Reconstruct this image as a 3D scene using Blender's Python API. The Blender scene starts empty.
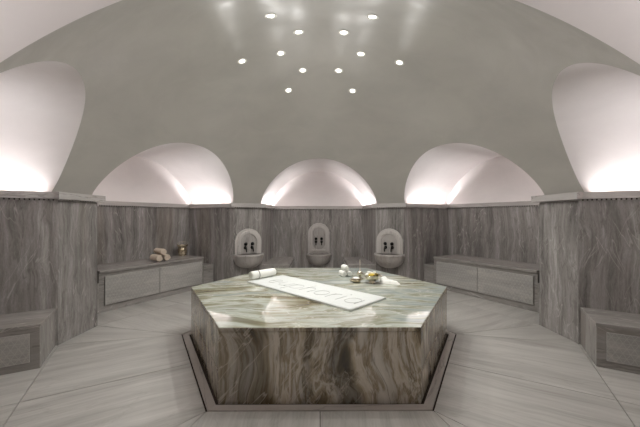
import bpy, math, random
from math import sin, cos, pi, sqrt, radians
from mathutils import Vector, Matrix, noise as mnoise

random.seed(7)
SC = bpy.context.scene
COL = SC.collection

# ------------------------------------------------------------------ measures (metres, room centre at the origin)
R3 = sqrt(3) / 2
PIER_AP, PIER_W = 2.43, 0.249           # pier face distance from centre, half width
OPEN_AP = PIER_AP * R3 + PIER_W * 0.5   # opening plane of a recess
OPEN_U = PIER_AP * 0.5 - PIER_W * R3 + 0.0
OPEN_U = PIER_AP * sin(radians(30)) - PIER_W * cos(radians(30))
BACK_AP, BACK_U = 3.30, 0.955           # back wall of a recess
LEDGE_LO, LEDGE_HI, OVER = 1.357, 1.420, 0.035
DOME_R = 2.88
AR_U, AR_ZS, AR_H = 1.03, 1.429, 0.727  # arch: half span, springing, rise
SLAB_S, SLAB_H = 1.30, 0.483


def dirv(a):
    a = radians(a)
    return Vector((sin(a), cos(a), 0))


def tang(a):
    a = radians(a)
    return Vector((cos(a), -sin(a), 0))


def P(a, ap, u, z):
    """point in the frame of the recess that looks towards bearing a"""
    return dirv(a) * ap + tang(a) * u + Vector((0, 0, z))


# ------------------------------------------------------------------ mesh builder
class MB:
    def __init__(self):
        self.v, self.f, self.uv, self.m, self.s = [], [], [], [], []

    def face(self, pts, uv=None, mi=0, smooth=False):
        n = len(self.v)
        self.v += [Vector(p) for p in pts]
        self.f.append(list(range(n, n + len(pts))))
        self.uv.append(uv or [(0, 0)] * len(pts))
        self.m.append(mi)
        self.s.append(smooth)

    def grid(self, rows, mi=0, smooth=True, close_u=False, close_v=False):
        n = len(self.v)
        R, C = len(rows), len(rows[0])
        for r in rows:
            self.v += [Vector(p) for p in r]
        for i in range(R if close_v else R - 1):
            for j in range(C if close_u else C - 1):
                i2, j2 = (i + 1) % R, (j + 1) % C
                self.f.append([n + i * C + j, n + i * C + j2, n + i2 * C + j2, n + i2 * C + j])
                self.uv.append([(j / C, i / R), ((j + 1) / C, i / R), ((j + 1) / C, (i + 1) / R), (j / C, (i + 1) / R)])
                self.m.append(mi)
                self.s.append(smooth)

    def prism(self, poly, z0, z1, mi=0, bottom=True):
        """poly: list of (x, y) ; vertical prism, uv in metres"""
        n = len(poly)
        top = [Vector((p[0], p[1], z1)) for p in poly]
        bot = [Vector((p[0], p[1], z0)) for p in poly]
        self.face(top, [(p.x, p.y) for p in top], mi)
        if bottom:
            self.face(bot[::-1], [(p.x, p.y) for p in bot[::-1]], mi)
        for i in range(n):
            j = (i + 1) % n
            L = (top[j] - top[i]).length
            self.face([bot[i], bot[j], top[j], top[i]], [(0, z0), (L, z0), (L, z1), (0, z1)], mi)

    def box(self, o, ex, ey, ez, mi=0, off=(0, 0)):
        """o corner, ex length axis, ey depth axis, ez up axis (vectors). uv: u along length, ends have u along up"""
        o, ex, ey, ez = Vector(o), Vector(ex), Vector(ey), Vector(ez)
        X, Y, Z = ex.length, ey.length, ez.length
        a, b = off

        def q(p, s, t, U, V, flip):
            pts = [p, p + s, p + s + t, p + t]
            uv = [(a, b), (a + U, b), (a + U, b + V), (a, b + V)]
            if flip:
                uv = [(b + 3, a), (b + 3, a + U), (b + V + 3, a + U), (b + V + 3, a)]
            self.face(pts, uv, mi)
        q(o, ex, ez, X, Z, False)
        q(o + ey, ex, ez, X, Z, False)
        q(o, ex, ey, X, Y, False)
        q(o + ez, ex, ey, X, Y, False)
        q(o, ey, ez, Y, Z, True)
        q(o + ex, ey, ez, Y, Z, True)

    def lathe(self, prof, c=(0, 0, 0), n=32, mi=0, smooth=True, axis=None):
        c = Vector(c)
        rows = []
        for r, z in prof:
            row = []
            for k in range(n):
                t = 2 * pi * k / n
                p = Vector((r * cos(t), r * sin(t), z))
                if axis is not None:
                    p = axis @ p
                row.append(c + p)
            rows.append(row)
        self.grid(rows, mi, smooth, close_u=True)

    def tube(self, pts, r, n=8, mi=0, caps=True, flat=1.0, up=None):
        pts = [Vector(p) for p in pts]
        rows = []
        for i, p in enumerate(pts):
            t = (pts[min(i + 1, len(pts) - 1)] - pts[max(i - 1, 0)]).normalized()
            ref = Vector(up) if up else (Vector((0, 0, 1)) if abs(t.z) < .9 else Vector((1, 0, 0)))
            s = t.cross(ref).normalized()
            w = s.cross(t).normalized()
            rr = r[i] if isinstance(r, (list, tuple)) else r
            rows.append([p + s * rr * cos(2 * pi * k / n) + w * rr * flat * sin(2 * pi * k / n) for k in range(n)])
        self.grid(rows, mi, True, close_u=True)
        if caps:
            self.face(rows[0][::-1], None, mi)
            self.face(rows[-1], None, mi)

    def build(self, name, mats, parent=None, merge=True, bevel=0, recalc=True):
        import bmesh
        me = bpy.data.meshes.new(name)
        me.from_pydata([tuple(p) for p in self.v], [], self.f)
        uvl = me.uv_layers.new(name='UVMap')
        k = 0
        for uv in self.uv:
            for c in uv:
                uvl.data[k].uv = c
                k += 1
        if not isinstance(mats, (list, tuple)):
            mats = [mats]
        for m in mats:
            me.materials.append(m)
        for p, mi, s in zip(me.polygons, self.m, self.s):
            p.material_index = mi
            p.use_smooth = s
        if merge or recalc:
            bm = bmesh.new()
            bm.from_mesh(me)
            if merge:
                bmesh.ops.remove_doubles(bm, verts=bm.verts, dist=1e-5)
            if recalc:
                bmesh.ops.recalc_face_normals(bm, faces=bm.faces)
            bm.to_mesh(me)
            bm.free()
        o = bpy.data.objects.new(name, me)
        COL.objects.link(o)
        if parent:
            o.parent = parent
        if bevel:
            md = o.modifiers.new('bevel', 'BEVEL')
            md.width = bevel
            md.segments = 2
            md.limit_method = 'ANGLE'
            md.angle_limit = radians(40)
        return o


def tag(o, label=None, cat=None, group=None, kind=None):
    if label: o['label'] = label
    if cat: o['category'] = cat
    if group: o['group'] = group
    if kind: o['kind'] = kind
    return o


def empty(name, loc, rz=0.0, label=None, cat=None, group=None):
    o = bpy.data.objects.new(name, None)
    o.empty_display_size = 0.1
    COL.objects.link(o)
    o.location = loc
    o.rotation_euler = (0, 0, rz)
    return tag(o, label, cat, group)


def copy_tree(o, parent=None):
    c = o.copy()
    COL.objects.link(c)
    if parent: c.parent = parent
    for ch in list(o.children):
        copy_tree(ch, c)
    return c


# ------------------------------------------------------------------ materials
def lin(c):
    return tuple((x / 255 / 12.92) if x / 255 <= .04045 else ((x / 255 + .055) / 1.055) ** 2.4 for x in c) + (1,)


class NT:
    def __init__(self, name):
        self.mat = bpy.data.materials.new(name)
        self.mat.use_nodes = True
        self.t = self.mat.node_tree
        self.b = self.t.nodes['Principled BSDF']

    def n(self, typ, **kw):
        nd = self.t.nodes.new(typ)
        for k, v in kw.items():
            setattr(nd, k, v)
        return nd

    def l(self, a, b):
        self.t.links.new(a, b)

    def coords(self, kind='Object'):
        return self.n('ShaderNodeTexCoord').outputs[kind]

    def mapping(self, src, scale=(1, 1, 1), rot=(0, 0, 0), loc=(0, 0, 0)):
        m = self.n('ShaderNodeMapping')
        m.inputs['Scale'].default_value = scale
        m.inputs['Rotation'].default_value = rot
        m.inputs['Location'].default_value = loc
        self.l(src, m.inputs['Vector'])
        return m.outputs[0]

    def noise(self, src, scale=1, detail=6, rough=.6, dist=0, color=False):
        x = self.n('ShaderNodeTexNoise')
        x.inputs['Scale'].default_value = scale
        x.inputs['Detail'].default_value = detail
        x.inputs['Roughness'].default_value = rough
        x.inputs['Distortion'].default_value = dist
        self.l(src, x.inputs['Vector'])
        return x.outputs['Color' if color else 'Fac']

    def math(self, op, a, b=None, c=None, clamp=False):
        x = self.n('ShaderNodeMath', operation=op, use_clamp=clamp)
        for i, v in enumerate((a, b, c)):
            if v is None: continue
            if isinstance(v, (int, float)): x.inputs[i].default_value = v
            else: self.l(v, x.inputs[i])
        return x.outputs[0]

    def vmath(self, op, a, b):
        x = self.n('ShaderNodeVectorMath', operation=op)
        for i, v in enumerate((a, b)):
            if isinstance(v, (tuple, list)): x.inputs[i].default_value = v
            elif isinstance(v, (int, float)): x.inputs['Scale'].default_value = v
            else: self.l(v, x.inputs[i])
        return x.outputs[0]

    def ramp(self, src, stops, interp='LINEAR'):
        r = self.n('ShaderNodeValToRGB')
        r.color_ramp.interpolation = interp
        e = r.color_ramp.elements
        while len(e) < len(stops): e.new(.5)
        for el, (p, c) in zip(e, stops):
            el.position = p
            el.color = lin(c) if isinstance(c, tuple) else (c, c, c, 1)
        self.l(src, r.inputs[0])
        return r.outputs[0]

    def mix(self, fac, a, b, mode='MIX'):
        m = self.n('ShaderNodeMix', data_type='RGBA', blend_type=mode)
        for s, v in ((m.inputs[0], fac), (m.inputs[6], a), (m.inputs[7], b)):
            if isinstance(v, (int, float)): s.default_value = v
            elif isinstance(v, tuple): s.default_value = lin(v)
            else: self.l(v, s)
        return m.outputs[2]

    def warp(self, src, scale, amp, detail=2):
        nz = self.noise(src, scale, detail, .5, 0, True)
        c = self.vmath('SUBTRACT', nz, (.5, .5, .5))
        s = self.vmath('SCALE', c, amp)
        return self.vmath('ADD', src, s)

    def vein(self, src, scale, width, detail=4, dist=0.):
        """thin lines where a noise crosses one half"""
        f = self.noise(src, scale, detail, .55, dist)
        d = self.math('ABSOLUTE', self.math('SUBTRACT', f, .5))
        return self.math('SUBTRACT', 1, self.math('DIVIDE', d, width), clamp=True)

    def bump(self, h, strength=.2, dist=.002):
        b = self.n('ShaderNodeBump')
        b.inputs['Strength'].default_value = strength
        b.inputs['Distance'].default_value = dist
        self.l(h, b.inputs['Height'])
        self.l(b.outputs[0], self.b.inputs['Normal'])

    def out(self, color=None, rough=.5, metal=0, spec=None):
        if color is not None:
            if isinstance(color, tuple): self.b.inputs['Base Color'].default_value = lin(color)
            else: self.l(color, self.b.inputs['Base Color'])
        if isinstance(rough, (int, float)): self.b.inputs['Roughness'].default_value = rough
        else: self.l(rough, self.b.inputs['Roughness'])
        self.b.inputs['Metallic'].default_value = metal
        if spec is not None: self.b.inputs['Specular IOR Level'].default_value = spec
        return self.mat


def marble_wall(name, kind='Object', stretch='z', stops=None, veincol=(206, 201, 196), veinamt=.6, rough=.22, rot=0.0):
    t = NT(name)
    c = t.coords(kind)
    if kind == 'UV':
        c = t.mapping(c, (1, 1, 1), (0, 0, 0), (.7, .3, .2))
    if kind == 'UV' and stretch == 'z':      # wall panels: u along the wall, v up
        su = t.n('ShaderNodeSeparateXYZ')
        t.l(c, su.inputs[0])
        cu = t.n('ShaderNodeCombineXYZ')
        t.l(su.outputs[0], cu.inputs[0])
        t.l(su.outputs[1], cu.inputs[2])
        c = cu.outputs[0]
    oi = t.n('ShaderNodeObjectInfo').outputs['Random']       # every slab is cut from another place in the block
    cb = t.n('ShaderNodeCombineXYZ')
    for i in range(3):
        t.l(t.math('MULTIPLY', oi, (7.3, 11.1, 5.7)[i]), cb.inputs[i])
    c = t.vmath('ADD', c, cb.outputs[0])
    w = t.warp(t.warp(t.warp(c, .9, .16), 2.6, .07), 9, .012, 3)
    Z = stretch == 'z'

    def sc(across, along):
        return (across, across, along) if Z else (along, across, across)
    a = t.noise(t.mapping(w, sc(10, .6)), 1, 10, .66, .3)
    b = t.noise(t.mapping(w, sc(55, 3.0)), 1, 6, .65, .2)
    big = t.noise(t.mapping(c, sc(1.6, .5)), 1, 3, .5)
    grain = t.noise(t.mapping(w, sc(180, 40)), 1, 3, .6)
    f = t.math('ADD', t.math('MULTIPLY', a, .50), t.math('MULTIPLY', b, .22))
    f = t.math('ADD', f, t.math('MULTIPLY', big, .18))
    f = t.math('ADD', f, t.math('MULTIPLY', grain, .10))
    col = t.ramp(f, stops or [(.36, (90, 87, 84)), (.455, (126, 122, 119)), (.54, (152, 148, 145)), (.64, (190, 186, 183))])
    # dark hairlines that follow the grain
    dk = t.vein(t.mapping(w, sc(5.5, .45)), 1.0, .012, 6, .3)
    col = t.mix(t.math('MULTIPLY', dk, .45), col, (92, 87, 84))
    # pale feathery veins crossing the grain at a slant
    for k, (sl, off, wd) in enumerate(((16, 0, .010), (-24, 3.7, .007))):
        vr = t.mapping(t.mapping(t.warp(c, 1.6, .12), (1, 1, 1), (0, radians(sl), radians(rot)) if Z else (0, 0, radians(sl))), sc(7, .7), (0, 0, 0), (off, off, off))
        v = t.vein(vr, 1.0, wd, 3, .1)
        msk = t.ramp(t.noise(t.mapping(c, (1, 1, 1), (0, 0, 0), (off, 1, off)), 2.2, 2, .5), [(.50, 0.0), (.60, 1.0)])
        col = t.mix(t.math('MULTIPLY', t.math('MULTIPLY', v, msk), veinamt), col, veincol)
    # warm rusty bands
    wm = t.ramp(t.noise(t.mapping(c, sc(2.6, .25)), 1, 2, .5), [(.60, 0.0), (.70, 1.0)])
    col = t.mix(t.math('MULTIPLY', wm, .25), col, (122, 108, 93))
    t.bump(b, .02, .001)
    return t.out(col, rough, 0, .5)


def lattice_marble(name):
    t = NT(name)
    uv = t.coords('UV')
    obj = t.coords('Object')
    base = t.noise(t.mapping(t.warp(uv, 1.5, .2), (1.2, 7, 1)), 1, 7, .6, .3)
    col = t.ramp(base, [(.3, (146, 144, 141)), (.5, (160, 158, 154)), (.68, (176, 173, 169))])
    v = t.vein(t.mapping(t.warp(uv, 2, .2), (1.4, 2.2, 1), (0, 0, .6)), 1.5, .014, 5, .4)
    col = t.mix(t.math('MULTIPLY', v, .45), col, (190, 185, 178))
    sep = t.n('ShaderNodeSeparateXYZ')
    t.l(uv, sep.inputs[0])
    lines = None
    S = .038
    for ang in (0, 60, 120):
        d = t.math('ADD', t.math('MULTIPLY', sep.outputs[0], sin(radians(ang)) / S), t.math('MULTIPLY', sep.outputs[1], cos(radians(ang)) / S))
        fr = t.math('ABSOLUTE', t.math('SUBTRACT', t.math('FRACT', d), .5))
        g = t.math('GREATER_THAN', fr, .45)
        lines = g if lines is None else t.math('MAXIMUM', lines, g)
    col = t.mix(t.math('MULTIPLY', lines, .38), col, (200, 197, 192))
    t.bump(lines, .35, .002)
    return t.out(col, .45, 0, .4)


def floor_marble():
    t = NT('floor_marble')
    uv = t.coords('UV')
    w = t.warp(uv, 1.2, .12)
    a = t.noise(t.mapping(w, (9, .8, 1)), 1, 7, .62, .3)
    b = t.noise(t.mapping(w, (60, 1.6, 1)), 1, 5, .65)
    f = t.math('ADD', t.math('MULTIPLY', a, .70), t.math('MULTIPLY', b, .30))
    col = t.ramp(f, [(.28, (146, 134, 130)), (.42, (165, 163, 158)), (.52, (180, 178, 173)), (.66, (195, 193, 188))])
    v = t.vein(t.mapping(t.warp(uv, 2.2, .25), (2.6, .7, 1), (0, 0, .12)), 1.1, .01, 5, .5)
    col = t.mix(t.math('MULTIPLY', v, .18), col, (128, 123, 114))
    r = t.ramp(a, [(.3, .30), (.7, .42)])
    return t.out(col, r, 0, .45)


def slab_top_marble():
    t = NT('veined_onyx_marble_top')
    c = t.coords('Object')
    w = t.warp(c, .9, .55, 2)
    w2 = t.warp(w, 3.5, .07, 3)
    a = t.noise(t.mapping(w2, (.75, 4.0, 1), (0, 0, radians(-14))), 1, 8, .52, .5)
    b = t.noise(t.mapping(w2, (2.2, 26.0, 1), (0, 0, radians(-14))), 1, 5, .6, .3)
    f = t.math('ADD', t.math('MULTIPLY', a, .86), t.math('MULTIPLY', b, .14))
    col = t.ramp(f, [(.33, (88, 78, 52)), (.40, (132, 126, 98)), (.44, (172, 174, 156)), (.485, (198, 202, 192)),
                     (.515, (138, 132, 102)), (.54, (182, 186, 173)), (.58, (146, 154, 150)), (.63, (190, 195, 187)), (.72, (210, 213, 207))])
    hue = t.ramp(t.noise(c, 1.3, 2, .5), [(.42, 0.0), (.6, 1.0)])
    col = t.mix(t.math('MULTIPLY', hue, .25), col, (150, 162, 158))
    v = t.vein(t.mapping(w, (1.1, 3.0, 1), (0, 0, radians(28))), 1.5, .012, 6, .5)
    col = t.mix(t.math('MULTIPLY', v, .6), col, (226, 224, 214))
    v2 = t.vein(t.mapping(w2, (1.0, 7.0, 1), (0, 0, radians(-12))), 1.0, .010, 7, .5)
    col = t.mix(t.math('MULTIPLY', v2, .5), col, (112, 98, 68))
    return t.out(col, .05, 0, .75)


def slab_side_marble():
    t = NT('veined_onyx_marble_side')
    c = t.coords('Object')
    w = t.warp(t.warp(c, 1.5, .34, 1), 5, .05, 2)
    a = t.noise(t.mapping(w, (5.0, 5.0, .8), (0, 0, 0), (.35, 0, .1)), 1, 8, .52, .35)
    b = t.noise(t.mapping(w, (45, 45, 3.0)), 1, 5, .6, .2)
    f = t.math('ADD', t.math('MULTIPLY', a, .87), t.math('MULTIPLY', b, .13))
    col = t.ramp(f, [(.34, (98, 92, 84)), (.41, (136, 122, 98)), (.46, (184, 172, 150)), (.50, (212, 204, 190)),
                     (.535, (146, 132, 108)), (.58, (196, 190, 178)), (.66, (222, 217, 208))])
    dk = t.vein(t.mapping(w, (5, 5, .6), (0, 0, 0), (2, 2, 2)), 1.0, .016, 6, .3)
    col = t.mix(t.math('MULTIPLY', dk, .5), col, (84, 72, 54))
    v = t.vein(t.mapping(t.warp(c, 4, .10), (6, 6, 2.0), (0, radians(-38), 0)), 1.3, .010, 6, .2)
    # pale scratches slanting across the dark end
    cc = t.warp(c, 2.0, .10, 2)
    sc_ = t.vein(t.mapping(t.mapping(cc, (1, 1, 1), (0, radians(-38), 0)), (11, 11, 1.3)), 1.0, .017, 3, .1)
    sx = t.n('ShaderNodeSeparateXYZ')
    t.l(cc, sx.inputs[0])
    sm = t.ramp(sx.outputs[0], [(0.0, .6), (.001, .3)])
    # broad dark and pale seams of the block, counted along its front
    sp = t.n('ShaderNodeSeparateXYZ')
    t.l(t.warp(c, 2.6, .30, 2), sp.inputs[0])
    seam = t.math('ADD', t.math('DIVIDE', sp.outputs[0], 1.6), .5)
    tone = t.ramp(seam, [(.08, .80), (.16, .55), (.27, .50), (.31, .95), (.41, .90), (.455, .45), (.48, .85), (.56, .80), (.59, .34), (.645, .40), (.67, .95), (.92, .85)])
    col = t.mix(1.0, col, tone, 'MULTIPLY')
    col = t.mix(t.math('MULTIPLY', sc_, sm), col, (206, 198, 186))
    msk = t.ramp(t.noise(c, 1.9, 2, .5), [(.40, 0.0), (.6, 1.0)])
    col = t.mix(t.math('MULTIPLY', t.math('MULTIPLY', v, msk), .6), col, (196, 188, 174))
    return t.out(col, .12, 0, .5)


def plaster(name, c0, c1, r0, r1, bumpy=.05):
    t = NT(name)
    c = t.coords('Object')
    w = t.warp(c, 1.1, .5)
    a = t.noise(t.mapping(w, (1.0, 1.0, 2.2)), 1.6, 6, .6, .4)
    b = t.noise(c, 14, 5, .6)
    col = t.ramp(a, [(.32, c0), (.68, c1)])
    r = t.ramp(t.noise(t.mapping(w, (.8, .8, 2.4)), 2.0, 5, .6, .5), [(.35, r0), (.65, r1)])
    t.bump(t.math('ADD', a, t.math('MULTIPLY', b, .15)), bumpy, .01)
    return t.out(col, r, 0, .5)


def plain(name, c, rough=.6, metal=0, spec=None, noise_amt=.08, scale=60, bump=0):
    t = NT(name)
    co = t.coords('Object')
    n = t.noise(co, scale, 4, .6)
    dark = tuple(int(x * (1 - noise_amt)) for x in c)
    lite = tuple(min(255, int(x * (1 + noise_amt))) for x in c)
    col = t.ramp(n, [(.3, dark), (.7, lite)])
    if bump: t.bump(n, bump, .002)
    return t.out(col, rough, metal, spec)


def emitter(name, c, strength):
    t = NT(name)
    t.b.inputs['Base Color'].default_value = lin(c)
    t.b.inputs['Emission Color'].default_value = lin(c)
    t.b.inputs['Emission Strength'].default_value = strength
    return t.mat


M = {}
M['wall'] = marble_wall('grey_veined_wall_marble', 'UV', 'z', veinamt=.45)
M['ledge'] = marble_wall('grey_ledge_marble', 'UV', 'x', [(.28, (150, 146, 143)), (.42, (166, 162, 159)), (.55, (178, 174, 171)), (.68, (190, 186, 183))], veinamt=.3)
M['bench'] = marble_wall('grey_bench_marble', 'UV', 'x', [(.28, (122, 118, 114)), (.42, (140, 136, 132)), (.54, (154, 150, 146)), (.68, (172, 168, 164))], veinamt=.5)
M['lattice'] = lattice_marble('incised_lattice_marble')
M['basin'] = marble_wall('basin_marble', 'Object', 'z', [(.28, (140, 135, 131)), (.42, (158, 153, 149)), (.55, (172, 167, 163)), (.68, (186, 181, 177))], veinamt=.3, rough=.35)
M['plate'] = marble_wall('pale_moulding_marble', 'Object', 'z', [(.28, (166, 161, 157)), (.42, (180, 175, 171)), (.55, (190, 185, 181)), (.68, (202, 197, 193))], veinamt=.3, rough=.4)
M['floor'] = floor_marble()
M['grout'] = plain('dark_grout', (86, 80, 72), .9)
M['gap'] = plain('dark_gap', (56, 46, 39), .9)
M['slab_top'] = slab_top_marble()
M['slab_side'] = slab_side_marble()
M['border'] = marble_wall('border_marble', 'UV', 'x', [(.28, (176, 170, 166)), (.42, (188, 182, 178)), (.55, (196, 191, 187)), (.68, (206, 201, 198))], veinamt=.15, rough=.35)
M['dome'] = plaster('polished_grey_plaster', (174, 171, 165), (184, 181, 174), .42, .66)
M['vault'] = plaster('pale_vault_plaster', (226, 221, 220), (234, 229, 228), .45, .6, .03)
M['led'] = emitter('led_strip_glow', (255, 246, 246), 6.0)
M['lens'] = emitter('downlight_lens', (255, 250, 238), 4.0)
M['ring'] = plain('white_ring', (232, 230, 222), .4)
M['black'] = plain('black_metal', (14, 13, 12), .35, .6)
M['towel'] = plain('white_terry', (236, 236, 230), .95, 0, .1, .05, 240, .6)
M['cream'] = plain('cream_terry', (206, 192, 176), .95, 0, .1, .06, 240, .6)
M['mat'] = plain('white_mat_cloth', (214, 217, 214), .9, 0, .1, .025, 180, .4)
M['thread'] = plain('grey_thread', (172, 174, 172), .9)
M['band'] = plain('grey_band', (120, 116, 108), .8)
M['brass'] = plain('aged_brass', (206, 194, 170), .24, 1, None, .15, 30)
M['silver'] = plain('pale_brass', (226, 220, 200), .2, 1, None, .1, 30)
M['soap_white'] = plain('white_soap', (236, 236, 228), .5)
M['soap_yellow'] = plain('yellow_soap', (206, 178, 70), .45)
M['soap_olive'] = plain('olive_soap', (122, 104, 34), .45)
M['stick'] = plain('pale_stick', (206, 196, 176), .7)

# ------------------------------------------------------------------ floor
mb = MB()


def inset_poly(poly, d):
    n = len(poly)
    area = sum(poly[i][0] * poly[(i + 1) % n][1] - poly[(i + 1) % n][0] * poly[i][1] for i in range(n))
    if area < 0: poly = poly[::-1]
    out = []
    for i in range(n):
        p0, p1, p2 = (Vector(poly[(i + k) % n]) for k in (-1, 0, 1))
        e1, e2 = (p1 - p0).normalized(), (p2 - p1).normalized()
        n1, n2 = Vector((-e1.y, e1.x)), Vector((-e2.y, e2.x))
        b = (n1 + n2)
        b = b / max(.2, b.dot(n1))
        out.append(p1 + b * d)
    return out


def floor_tile(a, pts, joint=.0024, rot=0):
    """pts in (ap, u) of bearing a"""
    poly = [tuple(P(a, ap, u, 0).xy) for ap, u in pts]
    poly = inset_poly(poly, joint)
    D, T = dirv(a), tang(a)
    ox, oy = random.uniform(0, 30), random.uniform(0, 30)

    def uvof(p):
        s, t = Vector((p.x, p.y, 0)).dot(T), Vector((p.x, p.y, 0)).dot(D)
        if rot: s, t = t, s
        return (s + ox, t + oy)
    top = [Vector((p.x, p.y, 0)) for p in poly]
    mb.face(top, [uvof(p) for p in poly], 0)
    for i in range(len(top)):
        j = (i + 1) % len(top)
        d = Vector((0, 0, -.012))
        mb.face([top[i] + d, top[j] + d, top[j], top[i]], [uvof(poly[i])] * 4, 0)


HEX_OUT = 1.397
for a in (0, 60, 120, 180, 240, 300):
    h = HEX_OUT * R3
    for s in (-1, 1):
        floor_tile(a, [(h, 0), (h, s * HEX_OUT / 2), (OPEN_AP, s * OPEN_U), (OPEN_AP, 0)])
        floor_tile(a, [(OPEN_AP, 0), (OPEN_AP, s * OPEN_U), (BACK_AP + .02, s * (BACK_U + .02)), (BACK_AP + .02, 0)])
    b = a + 30
    floor_tile(b, [(HEX_OUT, 0), (PIER_AP, PIER_W), (PIER_AP + .01, 0), (PIER_AP, -PIER_W)], .003)
# the bed under the joints and the drain slots
ring = [tuple(dirv(a).xy * 3.75) for a in range(0, 360, 15)]
mb.face([Vector((x, y, -.012)) for x, y in ring][::-1], None, 1)
fl = mb.build('floor', [M['floor'], M['grout']], recalc=False)
tag(fl, kind='structure')


def hexring(r0, r1, z0, z1, name, mat):
    m = MB()
    for k in range(6):
        a0, a1 = 30 + 60 * k, 90 + 60 * k
        A, B, C, D = dirv(a0) * r0, dirv(a1) * r0, dirv(a1) * r1, dirv(a0) * r1
        L0, L1 = r0, r1
        up, dn = Vector((0, 0, z1)), Vector((0, 0, z0))
        w = (r1 - r0) * R3
        o = k * 3.1
        m.face([A + up, B + up, C + up, D + up], [(o + .05, o), (o + L0 + .05, o), (o + L1, o + w), (o, o + w)])
        m.face([D + dn, C + dn, C + up, D + up], [(o, 0), (o + L1, 0), (o + L1, .02), (o, .02)])
        m.face([A + dn, B + dn, B + up, A + up], [(o, 0), (o + L1, 0), (o + L1, .02), (o, .02)])
    return m.build(name, mat)


tag(hexring(1.322, 1.386, -.012, .0, 'trim_1', M['border']), kind='structure')
# dark drain channel either side of the border strip
m = MB()
for r0, r1 in ((1.29, 1.322), (1.386, HEX_OUT + .001)):
    for k in range(6):
        A, B, C, D = dirv(30 + 60 * k) * r0, dirv(90 + 60 * k) * r0, dirv(90 + 60 * k) * r1, dirv(30 + 60 * k) * r1
        z = Vector((0, 0, -.009))
        m.face([A + z, B + z, C + z, D + z])
tag(m.build('trim_2', M['gap'], recalc=False), kind='structure')

# ------------------------------------------------------------------ walls, pillars, ledges
SIDE = {0: 'back', 60: 'back_right', 120: 'right', 180: 'front', 240: 'left', 300: 'back_left'}
T = .10


def wallpath(a):
    return [P(a, OPEN_AP, -OPEN_U, 0), P(a, BACK_AP, -BACK_U, 0), P(a, BACK_AP, BACK_U, 0), P(a, OPEN_AP, OPEN_U, 0)]


WALL_TOP = LEDGE_LO - .014
# the whole wall line as one closed polygon, clockwise by bearing
loop, tagl = [], []
for a in (0, 60, 120, 180, 240, 300):
    w = wallpath(a)
    loop += w
    tagl += [(a, 'side_l'), (a, 'back'), (a, 'side_r'), (a + 30, 'pier')]
N = len(loop)


def offset_loop(d):
    """positive d = into the room"""
    out = []
    for i in range(N):
        p0, p1, p2 = loop[i - 1], loop[i], loop[(i + 1) % N]
        e1, e2 = (p1 - p0).normalized(), (p2 - p1).normalized()
        n1, n2 = Vector((e1.y, -e1.x, 0)), Vector((e2.y, -e2.x, 0))
        b = n1 + n2
        b = b / b.dot(n1)
        out.append(p1 + b * d)
    return out


# bearing runs clockwise, so the right of the direction of travel is the room
outer = offset_loop(-T)
inn = offset_loop(OVER)
gapl = offset_loop(-.012)
UP = Vector((0, 0, 1))
for a in (0, 60, 120, 180, 240, 300):
    m = MB()
    for i in range(N):
        if tagl[i][0] == a and tagl[i][1] != 'pier':
            j = (i + 1) % N
            m.prism([loop[i].xy, loop[j].xy, outer[j].xy, outer[i].xy], -.012, WALL_TOP)
    tag(m.build('wall_' + SIDE[a], M['wall']), kind='structure')
for i in range(N):
    if tagl[i][1] == 'pier':
        j = (i + 1) % N
        m = MB()
        m.prism([loop[i].xy, loop[j].xy, outer[j].xy, outer[i].xy], -.012, WALL_TOP)
        tag(m.build('pillar', M['wall'], bevel=.004), kind='structure')

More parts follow.
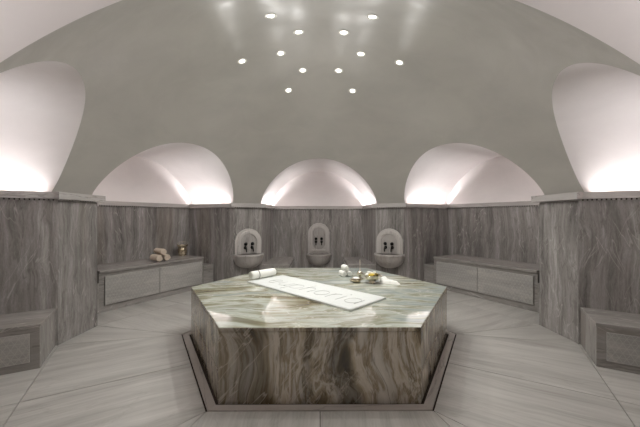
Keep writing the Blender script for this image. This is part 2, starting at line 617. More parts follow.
tn = 3
leds = []
for i in range(N):
    j = (i + 1) % N
    a, kind = tagl[i]
    m = MB()
    A, B = inn[i], inn[j]
    L = (B - A).length

    def seg(A, B, C, D, z0, z1, mi=0):
        o = i * 1.7
        w = (C - B).length
        a0, b0, c0, d0 = A + UP * z0, B + UP * z0, C + UP * z0, D + UP * z0
        a1, b1, c1, d1 = A + UP * z1, B + UP * z1, C + UP * z1, D + UP * z1
        h = z1 - z0
        m.face([a1, b1, c1, d1], [(o, o), (o + L, o), (o + L, o + w), (o, o + w)], mi)
        m.face([a0, b0, c0, d0], [(o, o), (o + L, o), (o + L, o + w), (o, o + w)], mi)
        for p, q, r, s in ((a0, b0, b1, a1), (c0, d0, d1, c1)):
            m.face([p, q, r, s], [(o, o), (o + L, o), (o + L, o + h), (o, o + h)], mi)
        for p, q, r, s in ((b0, c0, c1, b1), (d0, a0, a1, d1)):
            m.face([p, q, r, s], [(o, o), (o + w, o), (o + w, o + h), (o, o + h)], mi)
    if kind in ('side_l', 'side_r'):
        # lip in front, lowered trough behind it that carries the light strip
        sgn = -1 if kind == 'side_l' else 1
        lipu, farU = .990, 1.075
        if kind == 'side_l':
            C, D = P(a, BACK_AP - .02, sgn * lipu, 0), P(a, OPEN_AP + .03, sgn * lipu, 0)
            E, F = P(a, BACK_AP - .02, sgn * farU, 0), P(a, OPEN_AP + .03, sgn * farU, 0)
        else:
            C, D = P(a, OPEN_AP + .03, sgn * lipu, 0), P(a, BACK_AP - .02, sgn * lipu, 0)
            E, F = P(a, OPEN_AP + .03, sgn * farU, 0), P(a, BACK_AP - .02, sgn * farU, 0)
        seg(A, B, C, D, LEDGE_LO, LEDGE_HI)
        seg(D, C, E, F, LEDGE_LO, LEDGE_HI - .040)
        leds.append((a, sgn))
    else:
        k = -.16
        oi = offset_loop(k)
        if kind == 'back':
            C, D = P(a, BACK_AP + .16, 1.075, 0), P(a, BACK_AP + .16, -1.075, 0)
            seg(A, B, C, D, LEDGE_LO, LEDGE_HI)
        else:
            k = PIER_W + .050
            A, B = P(a, PIER_AP - .055, -k, 0), P(a, PIER_AP - .055, k, 0)
            C, D = P(a, PIER_AP + .17, k - .03, 0), P(a, PIER_AP + .17, -k + .03, 0)
            L = 2 * k
            seg(A, B, C, D, LEDGE_LO - .002, LEDGE_HI + .002)
    # shadow gap with a row of small dentils under the ledge
    g0, g1 = gapl[i], gapl[j]
    m.face([g0 + UP * WALL_TOP, g1 + UP * WALL_TOP, g1 + UP * LEDGE_LO, g0 + UP * LEDGE_LO], None, 1)
    p0, p1 = loop[i], loop[j]
    e = (p1 - p0).normalized()
    nrm = Vector((e.y, -e.x, 0))
    LL = (p1 - p0).length
    nt = int(LL / .032)
    for k in range(nt):
        s = (k + .5) * LL / nt
        m.box(p0 + e * (s - .010) - nrm * .011 + UP * WALL_TOP, e * .020, nrm * .011, UP * .014, 0)
    tag(m.build('trim_%d' % tn, [M['ledge'], M['gap']], merge=False, recalc=True), kind='structure')
    tn += 1

# ------------------------------------------------------------------ dome with six arched openings, and the vaults behind
NA = 64


def archz(t):
    c = abs(cos(t))
    return AR_ZS + AR_H * max(0, 1 - c ** 2.068) ** (1 / 1.377)


arch = []
for k in range(NA + 1):
    t = pi * k / NA
    u, z = -AR_U * cos(t), archz(t)
    arch.append((u, sqrt(DOME_R ** 2 - z * z - u * u), z))
mb = MB()
cols = []
ZB = LEDGE_HI - .005
rb = sqrt(DOME_R ** 2 - ZB ** 2)
for a in (0, 60, 120, 180, 240, 300):
    f0 = math.atan2(arch[-1][0], arch[-1][1])
    cols.append((a, -f0, ZB))
    for u, ap, z in arch:
        cols.append((a, math.atan2(u, ap), z))
    cols.append((a, f0, ZB))
    half = radians(30)
    for k in range(1, 12):
        f = f0 + (2 * half - 2 * f0) * k / 12
        cols.append((a, f, ZB))
NV = 40
rows = []
for a, f, z0 in cols:
    e0 = math.asin(z0 / DOME_R)
    row = []
    for k in range(NV + 1):
        e = e0 + (pi / 2 - .004 - e0) * (k / NV)
        b = radians(a) + f
        row.append(Vector((DOME_R * cos(e) * sin(b), DOME_R * cos(e) * cos(b), DOME_R * sin(e))))
    rows.append(row)
mb.grid(rows, 0, True, close_v=True)
mb.face([r[-1] for r in rows], None, 0, True)
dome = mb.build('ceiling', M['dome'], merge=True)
tag(dome, kind='structure')
if sum(p.normal.dot(p.center) for p in dome.data.polygons) > 0:
    dome.data.flip_normals()
dome.data.normals_split_custom_set([tuple(-dome.data.vertices[l.vertex_index].co.normalized()) for l in dome.data.loops])

LUN = BACK_AP + .05
for a in (0, 60, 120, 180, 240, 300):
    m = MB()
    rows = []
    prof = [(-AR_U, arch[0][1], LEDGE_LO + .01)] + arch + [(AR_U, arch[-1][1], LEDGE_LO + .01)]
    for u, ap, z in prof:
        rows.append([P(a, ap + (LUN - ap) * k / 8, u, z) for k in range(9)])
    m.grid(rows, 0, True)
    m.face([P(a, LUN, u, z) for u, ap, z in prof], None, 0, False)
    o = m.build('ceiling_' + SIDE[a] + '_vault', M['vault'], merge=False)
    tag(o, kind='structure')

# light strips hidden in the side ledges
STRIP_W, STRIP_TILT = 14.0, 62
LEDNAME = {0: 'back recess', 60: 'right-hand bench recess', 120: 'near right recess', 180: 'entrance recess', 240: 'near left recess', 300: 'left-hand bench recess'}
for a, s in leds:
    m = MB()
    u0, u1 = s * 1.004, s * 1.022
    z = LEDGE_HI - .040
    A, B, C, D = P(a, OPEN_AP + .05, u0, z), P(a, BACK_AP - .03, u0, z), P(a, BACK_AP - .03, u1, z), P(a, OPEN_AP + .05, u1, z)
    m.prism([A.xy, B.xy, C.xy, D.xy], z, z + .012, 0)
    o = m.build('light_strip', M['led'])
    tag(o, 'concealed white light strip behind the %s ledge lip of the %s' % ('left-hand' if s < 0 else 'right-hand', LEDNAME[a]), 'light strip', 'light strips behind the ledges')
    al = bpy.data.lights.new('light_strip_lamp', 'AREA')
    al.shape = 'RECTANGLE'
    al.size, al.size_y = BACK_AP - OPEN_AP - .09, .014
    al.energy = STRIP_W
    al.spread = radians(160)
    al.color = (1, .965, .965)
    lo = bpy.data.objects.new('light_strip_lamp', al)
    COL.objects.link(lo)
    lo.location = P(a, (OPEN_AP + BACK_AP + .02) / 2, s * 1.013, z + .0145)
    q = radians(STRIP_TILT)
    zax = -(UP * cos(q) - tang(a) * s * sin(q))      # a lamp shines along its -z
    xax = dirv(a)
    yax = zax.cross(xax)
    lo.rotation_euler = Matrix((xax, yax, zax)).transposed().to_euler()
    lo['kind'] = 'helper'

# ------------------------------------------------------------------ downlights in the dome
m = MB()
prof_ring = [(.040, -.004), (.041, .001), (.047, .002), (.050, -.001), (.049, -.006)]
dl0 = empty('downlight', (0, 0, 0), 0)
m.lathe(prof_ring, n=32)
ringo = m.build('trim_ring', M['ring'], dl0)
m = MB()
m.lathe([(.0005, .0015), (.02, .001), (.0405, -.001)], n=32)
lens = m.build('lens', M['lens'], dl0)
PLACE = {('o', -150): 'left one of the top row', ('o', 150): 'right one of the top row',
         ('o', -90): 'the farthest left of all', ('o', 90): 'the farthest right of all',
         ('o', -30): 'left one of the lowest row', ('o', 30): 'right one of the lowest row',
         ('i', -150): 'left one of the second row from the top', ('i', 150): 'right one of the second row from the top',
         ('i', -90): 'left point of the inner hexagon', ('i', 90): 'right point of the inner hexagon',
         ('i', -30): 'left one of the pair just above the lowest row', ('i', 30): 'right one of the pair just above the lowest row'}
LAMP_W = 5.8
first = True
for key, r in (('o', .80), ('i', .407)):
    for b in (-150, 150, -90, 90, -30, 30):
        d = dl0 if first else copy_tree(dl0)
        first = False
        z = sqrt(DOME_R ** 2 - r * r)
        p = dirv(b) * r + UP * z
        p = (p + Vector((.016, 0, 0))).normalized() * DOME_R
        nrm = -p.normalized()                       # into the room
        d.location = p + nrm * .0005
        d.rotation_mode = 'QUATERNION'
        d.rotation_quaternion = Vector((0, 0, 1)).rotation_difference(nrm)
        tag(d, 'round recessed dome downlight, ' + PLACE[(key, b)], 'downlight', 'downlights in the dome')
        ld = bpy.data.lights.new('downlight_lamp', 'AREA')
        ld.shape = 'DISK'
        ld.size = .078
        ld.energy = LAMP_W
        ld.color = (1, .985, .955)
        lo = bpy.data.objects.new('downlight_lamp', ld)
        COL.objects.link(lo)
        lo.location = p + nrm * .006
        lo.rotation_mode = 'QUATERNION'
        lo.rotation_quaternion = Vector((0, 0, -1)).rotation_difference(nrm)
        lo['kind'] = 'helper'

# ------------------------------------------------------------------ central platform
plat = empty('heated_platform', (0, 0, -.012), 0, 'large hexagonal veined marble platform in the middle of the room', 'platform')
Z0 = -.012


def hexa(r):
    return [dirv(30 + 60 * k) * r for k in range(6)]


def slab_local(o):
    o.location.z -= Z0
    return o


m = MB()
m.prism([p.xy for p in hexa(SLAB_S)], SLAB_H - .03, SLAB_H)
m.m = [0] + [1] * (len(m.m) - 1)
slab_local(m.build('top_slab', [M['slab_top'], M['slab_side']], plat, bevel=.007))
m = MB()
m.prism([p.xy for p in hexa(SLAB_S - .03)], Z0, SLAB_H - .031)
slab_local(m.build('core', [M['gap']], plat))
H1, H0 = hexa(SLAB_S - .001), hexa(SLAB_S - .029)
for k in range(6):
    j = (k + 1) % 6
    spans = [(Z0, SLAB_H - .0305)]
    mid = 60 + 60 * k
    if mid % 360 not in (180,):
        spans = [(Z0, .191), (.199, SLAB_H - .0305)]
    for z0, z1 in spans:
        m = MB()
        m.prism([H0[k].xy, H0[j].xy, H1[j].xy, H1[k].xy], z0, z1)
        slab_local(m.build('side_panel', M['slab_side'], plat, bevel=.002))

# ------------------------------------------------------------------ benches
def bench_back(a, label, side):
    F, HT, W = 2.68, .522, .775
    t = empty('marble_bench', P(a, F, 0, 0), 0, label, 'bench')
    off = -P(a, F, 0, 0)
    D, U = dirv(a), tang(a)
    m = MB()
    m.box(D * .02 - U * W, U * 2 * W, D * (BACK_AP - F - .021), UP * (HT - .035), 0, (a * .01, 1))
    m.build('base', M['bench'], t)
    m = MB()
    m.box(-U * W + UP * (HT - .035), U * 2 * W, D * (BACK_AP - F - .001), UP * .035, 0, (a * .01 + 3, 4))
    m.build('seat_slab', M['bench'], t, bevel=.004)
    for u0, u1 in ((-.715, -.003), (.003, .735)):
        m = MB()
        m.box(U * u0 + UP * .085 - D * .002, U * (u1 - u0), D * .022, UP * .36, 0, (u0 + 2, a * .013 + .4))
        m.build('lattice_panel', M['lattice'], t, bevel=.003)
    return t


bench_back(-60, 'long grey marble bench in the left rear recess, carrying towels and a brass pail', 'left')
bench_back(60, 'long grey marble bench in the right rear recess with nothing on it', 'right')
for a, side in ((-60, 'left'), (60, 'right')):
    for s in (-1, 1):
        D, U = dirv(a), tang(a)
        u0 = .777 if s > 0 else -.957
        o = P(a, 2.69, u0, 0)
        m = MB()
        ap1 = BACK_AP - .002
        w0 = OPEN_U + (BACK_U - OPEN_U) * (2.69 - OPEN_AP) / (BACK_AP - OPEN_AP) - .001
        poly = [P(a, 2.69, s * .777, 0), P(a, 2.69, s * w0, 0), P(a, ap1, s * (BACK_U - .001), 0), P(a, ap1, s * .777, 0)]
        c = P(a, 2.9, s * .86, 0)
        m.prism([(p - c).xy for p in poly], 0, .37)
        b = m.build('side_step', M['bench'], None, bevel=.003)
        b.location = c
        inner = (s > 0) == (a < 0)
        tag(b, 'low marble block at the %s end of the bench in the %s rear recess' % ('rear, basin-side' if inner else 'near, pillar-side', side), 'step', 'low blocks beside the rear benches')


def bench_side(a, s, label, panel=True):
    A0, HT, UI = OPEN_AP + .012, .35, .515
    c = P(a, A0, s * UI, 0)
    t = empty('marble_bench', c, 0, label, 'bench', None)
    D, U = dirv(a), tang(a)

    def wallu(ap):
        return s * (OPEN_U + (BACK_U - OPEN_U) * (ap - OPEN_AP) / (BACK_AP - OPEN_AP) - .001)
    B1 = BACK_AP - .001
    L = B1 - A0
    m = MB()
    # (top and base share the footprint that follows the slanting side wall)
    for nm, z0, z1, ins in (('base', 0, HT - .03, .004), ('seat_slab', HT - .03, HT, 0)):
        m = MB()
        poly = [P(a, A0 + ins, s * (UI + ins), 0) - c, P(a, B1, s * (UI + ins), 0) - c, P(a, B1, wallu(B1), 0) - c, P(a, A0 + ins, wallu(A0 + ins), 0) - c]
        tp, bt = [p + UP * z1 for p in poly], [p + UP * z0 for p in poly]
        W = .45
        o = a * .01 + s
        m.face(tp, [(o, o), (o + L, o), (o + L, o + W), (o, o + W)])
        m.face(bt[::-1], [(o, o), (o + L, o), (o + L, o + W), (o, o + W)])
        for i in range(4):
            j = (i + 1) % 4
            LL = L if i % 2 == 0 else W
            uv = [(o + 5, o + z0), (o + 5 + LL, o + z0), (o + 5 + LL, o + z1), (o + 5, o + z1)]
            if i == 3:
                uv = [(o + z0, o + LL), (o + z0, o), (o + z1, o), (o + z1, o + LL)]
            m.face([bt[i], bt[j], tp[j], tp[i]], uv)
        m.build(nm, M['bench'], t, bevel=.003)
    m = MB()
    m.box(D * .065 + UP * .060 - U * s * .003, D * (L - .13), U * s * .015, UP * .225, 0, (a * .02 + s, .3))
    m.build('lattice_panel', M['lattice'], t, bevel=.002)
    return t


bench_side(-120, 1, 'low grey marble bench at the left edge of the picture, in the near left recess')
bench_side(120, -1, 'low grey marble bench at the right edge of the picture, in the near right recess')
bench_side(0, -1, 'low marble bench left of the central basin, in the back recess')
bench_side(0, 1, 'low marble bench right of the central basin, in the back recess')


# ------------------------------------------------------------------ basins
def archpoly(hw, z0, z1, n=24, round_bottom=False):
    """outline (x, z) : straight sides and a half-round top"""
    pts = []
    zc = z1 - hw
    for k in range(n + 1):
        t = pi * k / n
        pts.append((hw * cos(t), zc + hw * sin(t)))
    if round_bottom:
        zb = z0 + hw
        for k in range(n + 1):
            t = pi + pi * k / n
            pts.append((hw * cos(t), zb + hw * sin(t)))
    else:
        pts += [(-hw, z0 + (zc - z0) * f) for f in (.5, 0)] + [(hw, z0 + (zc - z0) * f) for f in (0, .5)]
    return pts


def extr(m, outline, y0, y1, mi=0):
    f = [Vector((x, y1, z)) for x, z in outline]
    b = [Vector((x, y0, z)) for x, z in outline]
    m.face(f, None, mi)
    m.face(b[::-1], None, mi)
    n = len(f)
    for i in range(n):
        j = (i + 1) % n
        m.face([b[i], b[j], f[j], f[i]], None, mi)


def band(m, o1, o2, y0, y1):
    n = len(o1)
    for i in range(n):
        j = (i + 1) % n
        A = [Vector((o1[i][0], y, o1[i][1])) for y in (y0, y1)]
        B = [Vector((o1[j][0], y, o1[j][1])) for y in (y0, y1)]
        C = [Vector((o2[j][0], y, o2[j][1])) for y in (y0, y1)]
        D = [Vector((o2[i][0], y, o2[i][1])) for y in (y0, y1)]
        m.face([A[1], B[1], C[1], D[1]])
        m.face([A[0], B[0], B[1], A[1]])
        m.face([D[0], C[0], C[1], D[1]])


def basin(loc, rz, label, rim, top, tall, swing):
    """local frame: x along the wall, +y into the room, z up (absolute heights)"""
    t = empty('wall_basin', loc, rz, label, 'basin', 'wall basins')
    hw = .228
    # back plate: slab, raised moulding, sunk niche panel
    m = MB()
    extr(m, archpoly(hw, rim - .04, top), .001, .028)
    m.build('back_plate', M['plate'], t, bevel=.004)
    pl = None
    m = MB()
    z0 = rim + .075 if tall else rim + .001
    if tall:
        band(m, archpoly(.185, rim + .05, top - .043), archpoly(.140, rim + .09, top - .09, round_bottom=False), .027, .050)
        extr(m, archpoly(.140, rim + .09, top - .09, round_bottom=False), .020, .030)
    else:
        band(m, archpoly(.192, z0, top - .036), archpoly(.140, z0, top - .088), .027, .050)
    m.build('moulding', M['plate'], t, bevel=.006)
    m = MB()
    extr(m, archpoly(.137, rim + .095 if tall else z0, top - .092, round_bottom=tall), .026, .034)
    m.build('niche_panel', M['basin'], t)
    if tall:      # scalloped sill over the rim
        m = MB()
        pts = [(-.20, rim - .005)]
        for k in range(0, 41):
            x = -.20 + .40 * k / 40
            pts.append((x, rim + .026 + .010 * abs(sin(k / 40 * pi * 4)) + (.012 if abs(x) < .03 else 0)))
        pts.append((.20, rim - .005))
        extr(m, pts, .026, .062)
        m.build('scalloped_sill', M['basin'], t)
    # half-round bowl
    r, dep, n = .258, .245, 28
    m = MB()
    prof = []
    prof_out = [(1.0, 0.0), (1.015, -.012), (1.015, -.030), (.985, -.040), (.965, -.075), (.90, -.125), (.78, -.175), (.58, -.215), (.33, -.238), (.05, -.245)]
    prof_in = [(1.0, 0.0), (.90, 0.0), (.885, -.010), (.84, -.06), (.70, -.12), (.45, -.165), (.05, -.185)]
    for pr in (prof_out, prof_in):
        rows = []
        for f, z in pr:
            rows.append([Vector((r * f * cos(pi * k / n), .002 + r * f * sin(pi * k / n) * 1.04, rim + z)) for k in range(n + 1)])
        m.grid(rows, 0, True)
    b = m.build('bowl', M['basin'], t)
    m = MB()
    m.lathe([(.001, rim - .180), (.02, rim - .181), (.021, rim - .186)], c=(0, .09, 0), n=16)
    m.build('drain', M['black'], t)
    ax = Matrix.Rotation(-pi / 2, 3, 'X')   # z -> +y
    for sx in (-.058, .058):
        m = MB()
        m.lathe([(.012, -.005), (.012, .02), (.027, .022), (.029, .034), (.024, .046), (.0005, .048)], c=(sx, .034, .735), n=20, axis=ax)
        m.build('valve_knob', M['black'], t)
        m = MB()
        zc = .668
        m.lathe([(.026, -.004), (.026, .008), (.016, .014), (.0005, .014)], c=(sx, .034, zc), n=20, axis=ax)
        pts = [Vector((sx, .036, zc)), Vector((sx, .075, zc + .004))]
        for k in range(1, 7):
            q = pi / 2 * k / 6
            pts.append(Vector((sx, .075 + .035 * sin(q), zc + .004 - .035 * (1 - cos(q)))))
        pts.append(Vector((sx, .111, zc - .066)))
        m.tube(pts, [.0105] * (len(pts) - 1) + [.0095], 10)
        m.build('spout', M['black'], t)
    return t


def facing(a):
    return radians(180 - a)     # local +y looks from the wall at bearing a back to the room centre


basin(P(-30, PIER_AP, 0, 0), facing(-30), 'marble wall basin with black taps on the pillar left of the back recess', .562, .992, False, 0)
basin(P(30, PIER_AP, 0, 0), facing(30), 'marble wall basin with black taps on the pillar right of the back recess', .562, .992, False, 0)
basin(P(0, BACK_AP, 0, 0), facing(0), 'central marble wall basin with a tall scalloped back plate, in the back recess', .415, 1.063, True, 0)


# ------------------------------------------------------------------ things on the platform
def spiral_roll(m, c, axis, R, L, thick=.014, flat=1.0, mi=0, seed=0, zoff=0, start=0.0, bulge=.004):
    """a cloth rolled up: one spiral sheet drawn out along its axis"""
    rnd = random.Random(seed)
    axis = Vector(axis).normalized()
    side = axis.cross(UP).normalized()
    c = Vector(c)
    turns = (R - thick * .6) / thick
    n = int(turns * 22)
    out, inner = [], []
    for k in range(n + 1):
        t = k / n
        r = thick * .5 + (R - thick * .5) * t
        th = start + 2 * pi * turns * t
        out.append((r * cos(th), r * sin(th) * flat))
        r2 = max(.001, r - thick * .80)
        inner.append((r2 * cos(th), r2 * sin(th) * flat))
    prof = out + inner[::-1]
    NL = 12
    rows = []
    for q in range(NL + 1):
        s = q / NL
        y = (s - .5) * L
        e = min(s, 1 - s)
        k = 1 - .10 * max(0, 1 - e / .06) ** 2
        w = 1 + .015 * mnoise.noise(Vector((s * 5, seed * 3.1, 0)))
        rows.append([c + axis * (y * (1 + .02 * mnoise.noise(Vector((px * 30, pz * 30, seed))))) + side * px * k * w + UP * (pz * k * w) for px, pz in prof])
    m.grid(rows, mi, True, close_u=True)
    # end faces as quads between the outer and inner line
    NP = len(out)
    for row in (rows[0], rows[-1]):
        for k in range(NP - 1):
            m.face([row[k], row[k + 1], row[2 * NP - 2 - k], row[2 * NP - 1 - k]], None, mi)


ST = SLAB_H
# flat mat with lettering, lying at 45 degrees
MC = Vector((-.105, -.134, ST))
EX, EY = Vector((1, -1, 0)).normalized(), Vector((1, 1, 0)).normalized()
mat = empty('massage_mat', MC, -pi / 4, 'flat white mat with thin grey lettering lying across the platform', 'mat')
m = MB()
hx, hy, th = .716, .245, .014
nx, ny = 40, 14


def mz(x, y):
    return th + .0012 * mnoise.noise(Vector((x * 6, y * 6, 1)))


rows = [[Vector((-hx + 2 * hx * i / nx, -hy + 2 * hy * j / ny, 0)) for i in range(nx + 1)] for j in range(ny + 1)]
top = [[Vector((p.x, p.y, mz(p.x, p.y))) for p in r] for r in rows]
m.grid(top, 0, True)
m.face([(-hx, -hy, .0005), (hx, -hy, .0005), (hx, hy, .0005), (-hx, hy, .0005)])
edge = [top[0], [r[-1] for r in top], top[-1][::-1], [r[0] for r in top][::-1]]
for e in edge:
    for p, q in zip(e[:-1], e[1:]):
        m.face([Vector((p.x, p.y, .0005)), Vector((q.x, q.y, .0005)), q, p])
m.build('cloth', M['mat'], mat)

# letters: strokes in units of x-height
def arc(cx, cy, rx, ry, a0, a1, n=20):
    return [(cx + rx * cos(radians(a0 + (a1 - a0) * k / n)), cy + ry * sin(radians(a0 + (a1 - a0) * k / n))) for k in range(n + 1)]


LET = {
    'e': (1.0, [[(.0, .52), (.98, .52)] + arc(.49, .5, .49, .5, 2, 318)]),
    'u': (.9, [[(0, 1), (0, .42)] + arc(.42, .42, .42, .42, 180, 360) + [(.84, 1)], [(.84, .45), (.84, 0)]]),
    'p': (1.0, [[(0, 1), (0, -.55)], arc(.49, .5, .49, .5, 0, 360, 28)]),
    'h': (.9, [[(0, 1.55), (0, 0)], [(0, .55)] + arc(.42, .57, .42, .43, 180, 0) + [(.84, 0)]]),
    'o': (1.0, [arc(.49, .5, .49, .5, 0, 360, 28)]),
    'r': (.55, [[(0, 1), (0, 0)], [(0, .5)] + arc(.45, .5, .45, .5, 180, 85)]),
    'i': (.14, [[(.03, 1), (.03, 0)], arc(.03, 1.38, .035, .035, 0, 360, 8)]),
    'a': (1.0, [arc(.49, .5, .49, .5, 0, 360, 28), [(.98, 1), (.98, 0)]]),
}
XH, GAP = .150, .34
word = 'euphoria'
tot = sum(LET[c][0] for c in word) + GAP * (len(word) - 1)
sc = 1.19 / (tot * XH)
m = MB()
x = -1.19 / 2 + .045
for ch in word:
    w, strokes = LET[ch]
    for s in strokes:
        pts = [Vector((x + px * XH * sc, -.030 + (py - .5) * XH, th + .0012)) for px, py in s]
        m.tube(pts, .0026, 6, flat=.45)
    x += (w + GAP) * XH * sc
m.build('lettering', M['thread'], mat)

# rolled towel lying on the mat's far end
RC = Vector((-.640, .362, ST + .0145 + .053))
rt = empty('rolled_towel', (RC.x, RC.y, ST + .0145), 0, 'large rolled white towel with a grey band on the far left end of the mat', 'towel')
ra = Vector((.68, .73, 0)).normalized()
m = MB()
spiral_roll(m, (0, 0, .0495), ra, .049, .33, .012, seed=3, start=.4)
m.build('cloth', M['towel'], rt)
m = MB()
side = ra.cross(UP)
rows = []
for s in (-.078, -.0775, -.0705, -.070):
    rr = .0506 if s in (-.0775, -.0705) else .048
    rows.append([Vector((0, 0, .0495)) + ra * s + side * rr * cos(2 * pi * k / 36) + UP * min(rr * sin(2 * pi * k / 36), 1) for k in range(36)])
m.grid(rows, 0, True, close_u=True)
m.build('band', M['band'], rt)


def little_towel(name, loc, axis, R, L, mat_, label, cat, group, seed, thick=.012):
    m = MB()
    spiral_roll(m, (0, 0, R), axis, R, L, thick, seed=seed, start=seed * 1.3)
    o = m.build(name, mat_)
    o.location = loc
    tag(o, label, cat, group)
    return o


# three rolled washcloths piled as a pyramid, ends to the viewer
ax = Vector((.30, -.95, 0)).normalized()
sd = ax.cross(UP).normalized()
R = .0355
pc = Vector((.312, .555, ST))
sd = -sd if sd.x < 0 else sd
g = 'small white washcloths piled on the platform'
little_towel('rolled_washcloth', pc - sd * R * 1.02, ax, R, .135, M['towel'], 'small rolled white washcloth, bottom left of the pile on the platform', 'washcloth', g, 11, .011)
little_towel('rolled_washcloth', pc + sd * R * 1.02, ax, R, .135, M['towel'], 'small rolled white washcloth, bottom right of the pile on the platform', 'washcloth', g, 12, .011)
little_towel('rolled_washcloth', pc + UP * R * 1.74, ax, R, .135, M['towel'], 'small rolled white washcloth on top of the pile on the platform', 'washcloth', g, 13, .011)

# incense holder
t = empty('incense_holder', (.470, .415, ST), 0, 'small brass holder with a tall thin stick beside the washcloth pile', 'incense holder')
m = MB()
m.lathe([(.0005, 0), (.034, 0), (.035, .004), (.026, .010), (.014, .016), (.012, .024), (.028, .036), (.037, .054), (.031, .072), (.014, .084), (.007, .092), (.0005, .094)], n=28)
m.build('body', M['silver'], t)
m = MB()
m.tube([(0, 0, .09), (.001, 0, .15), (.0, 0, .215)], .003, 8)
m.build('stick', M['stick'], t)

# little brass pot
t = empty('brass_pot', (.400, .205, ST), 0, 'small squat brass pot with a pale pad, nearest the mat', 'pot')
m = MB()
m.lathe([(.0005, 0), (.030, 0), (.044, .006), (.053, .020), (.052, .034), (.046, .042), (.049, .046), (.046, .047), (.043, .040), (.046, .030), (.040, .012), (.0005, .008)], n=32)
m.build('body', M['brass'], t)
m = MB()
m.lathe([(.0005, .056), (.02, .055), (.036, .048), (.0425, .036), (.040, .018)], n=24)
m.build('pad', M['soap_white'], t)
m = MB()
m.tube([(-.05, 0, .034), (-.066, 0, .032), (-.070, 0, .022), (-.062, 0, .012), (-.048, 0, .012)], .0045, 8)
m.build('handle', M['brass'], t)

# footed bowl with soaps
BC = Vector((.566, .165, ST))
t = empty('footed_bowl', BC, 0, 'footed brass bowl heaped with yellow and white soaps on the platform', 'bowl')
m = MB()
m.lathe([(.0005, .004), (.036, .0), (.040, .004), (.030, .012), (.022, .018), (.040, .026), (.066, .042), (.082, .064), (.088, .082), (.092, .084), (.092, .087), (.086, .088),
         (.078, .068), (.060, .048), (.03, .036), (.0005, .034)], n=40)
m.build('bowl', M['silver'], t)
rnd = random.Random(5)


def soap(loc, rx, ry, rz_, mat_, label, seed, rot):
    m = MB()
    rows = []
    for i in range(11):
        e = -pi / 2 + .02 + (pi - .04) * i / 10
        row = []
        for k in range(16):
            q = 2 * pi * k / 16
            d = Vector((cos(e) * cos(q), cos(e) * sin(q), sin(e)))
            d = Vector([math.copysign(abs(v) ** .75, v) for v in d])
            f = 1 + .10 * mnoise.noise(d * 1.7 + Vector((seed * 5, 0, 0)))
            row.append(Vector((d.x * rx * f, d.y * ry * f, d.z * rz_ * f)))
        rows.append(row)
    m.grid(rows, 0, True, close_u=True)
    m.face(rows[0][::-1], None, 0, True)
    m.face(rows[-1], None, 0, True)
    o = m.build('soap', mat_)
    o.location = loc
    o.rotation_euler = rot
    tag(o, label, 'soap', 'soaps in the footed bowl')


soap(BC + Vector((-.022, -.040, .086)), .026, .019, .016, M['soap_yellow'], 'pale yellow soap at the front of the bowl', 1, (.3, .1, .4))
soap(BC + Vector((.046, -.014, .090)), .026, .018, .016, M['soap_olive'], 'brownish olive soap at the right side of the bowl', 2, (.2, .5, .9))
soap(BC + Vector((.022, -.040, .082)), .017, .014, .013, M['soap_olive'], 'small olive soap at the front of the bowl, right of the yellow one', 3, (.4, .2, 0))
soap(BC + Vector((-.058, -.008, .088)), .021, .017, .015, M['soap_white'], 'small white soap at the left rim of the bowl', 4, (.1, -.4, .6))
soap(BC + Vector((-.020, .024, .102)), .031, .022, .018, M['soap_white'], 'large white soap topping the heap in the bowl', 5, (.1, .2, .3))
soap(BC + Vector((.030, .040, .098)), .028, .020, .017, M['soap_white'], 'white soap at the back right of the bowl', 6, (-.2, .1, 1.2))
soap(BC + Vector((.0, -.004, .080)), .032, .026, .022, M['soap_yellow'], 'yellow soap in the middle of the bowl under the others', 7, (0, 0, 0))

# crumpled white cloth trailing from the bowl
m = MB()
p0, p1 = Vector((.686, .215, 0)), Vector((.835, .075, 0))
ex = (p1 - p0)
Lc = ex.length
ex.normalize()
ey = Vector((-ex.y, ex.x, 0))
nx, ny = 44, 26


def clothz(s, v):
    ridge = .062 * math.exp(-(s / .30) ** 2) + .020 * math.exp(-((s - .62) / .22) ** 2)
    ridge *= max(0, 1 - v * v)
    f = .010 * (1 + mnoise.noise(Vector((s * 3.1, v * 2.6 + s * 2, 4)))) + .006 * (1 + mnoise.noise(Vector((s * 7, v * 6, 9))))
    edge_ = min(1, (1 - abs(v)) * 3, s * 8 + .4, (1 - s) * 6)
    return .003 + ridge * .75 + f * max(0, edge_)


rows, und = [], []
for i in range(nx + 1):
    s = i / nx
    w = .052 + .018 * sin(s * 5 + .6) + .008 * mnoise.noise(Vector((s * 6, 2, 2)))
    if s > .8: w *= 1 - (s - .8) * 2.2
    r = []
    for j in range(ny + 1):
        v = -1 + 2 * j / ny
        r.append(p0 + ex * (s * Lc + .01 * mnoise.noise(Vector((v * 3, s, 7)))) + ey * v * w + UP * (ST + clothz(s, v)))
    rows.append(r)
m.grid(rows, 0, True)
m.grid([[Vector((p.x, p.y, max(ST + .0008, p.z - .004))) for p in r] for r in rows], 0, True)
tag(m.build('washcloth', M['towel'], recalc=False), 'crumpled white cloth trailing to the right of the footed bowl', 'washcloth')

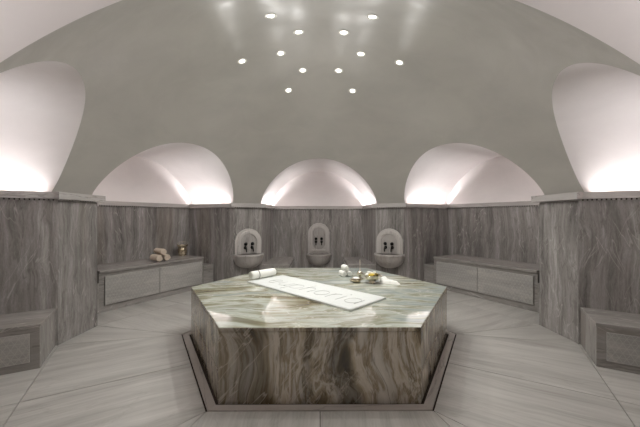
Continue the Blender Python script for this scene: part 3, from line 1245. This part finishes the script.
# ------------------------------------------------------------------ things on the left rear bench
BT = .522
ax = Vector((.80, -.60, 0)).normalized()
sd = ax.cross(UP).normalized()
R = .054
pc = Vector((-2.405, 1.505, BT))
if sd.x < 0: sd = -sd
g = 'cream towels stacked on the left rear bench'
little_towel('rolled_towel', pc - sd * R * 1.02 + ax * .0, ax, R, .23, M['cream'], 'rolled cream towel, bottom left of the stack on the left rear bench', 'towel', g, 21, .015)
little_towel('rolled_towel', pc + sd * R * 1.02, ax, R, .23, M['cream'], 'rolled cream towel, bottom right of the stack on the left rear bench', 'towel', g, 22, .015)
little_towel('rolled_towel', pc + UP * R * 1.74 - ax * .01, ax, R, .235, M['cream'], 'rolled cream towel on top of the stack on the left rear bench', 'towel', g, 23, .015)

t = empty('brass_pail', (-2.36, 2.155, BT), .5, 'brass pail with a hoop handle near the inner end of the left rear bench', 'pail')
m = MB()
m.lathe([(.0005, .0), (.056, .0), (.062, .004), (.064, .014), (.058, .022), (.066, .036), (.072, .060), (.073, .100), (.070, .128), (.066, .146), (.070, .156), (.082, .166), (.086, .172), (.086, .184), (.082, .188),
         (.074, .184), (.064, .160), (.062, .14), (.066, .10), (.064, .06), (.05, .03), (.0005, .024)], n=40)
m.build('body', M['brass'], t)
m = MB()
for z in (.112, .052):
    m.lathe([(.071, z - .006), (.0755, z - .004), (.0765, z), (.0755, z + .004), (.071, z + .006)], n=40)
m.build('band', M['brass'], t)
m = MB()
pts = [Vector((.086 * cos(q), 0, .176 + .062 * sin(q))) for q in [pi * k / 20 for k in range(21)]]
m.tube(pts, .0028, 8, up=(0, 1, 0))
m.build('handle', M['brass'], t)

# ------------------------------------------------------------------ camera, world, view
cam = bpy.data.cameras.new('camera')
cam.sensor_width = 36
cam.lens = 300.36 / 640 * 36
cam.shift_y = 3.38 / 640
cam.clip_start = .02
co = bpy.data.objects.new('camera', cam)
COL.objects.link(co)
co.location = (-.0109, -3.0532, 1.1918)
co.rotation_euler = (pi / 2, 0, -.0057)
SC.camera = co

w = bpy.data.worlds.new('world')
w.use_nodes = True
w.node_tree.nodes['Background'].inputs[0].default_value = (.5, .5, .5, 1)
w.node_tree.nodes['Background'].inputs[1].default_value = .0
SC.world = w
SC.view_settings.view_transform = 'Standard'
SC.view_settings.look = 'None'
SC.view_settings.gamma = 1
SC.view_settings.exposure = 0
SC.cycles.use_denoising = True
SC.cycles.max_bounces = 12
SC.cycles.diffuse_bounces = 8
SC.cycles.caustics_reflective = False
SC.cycles.caustics_refractive = False
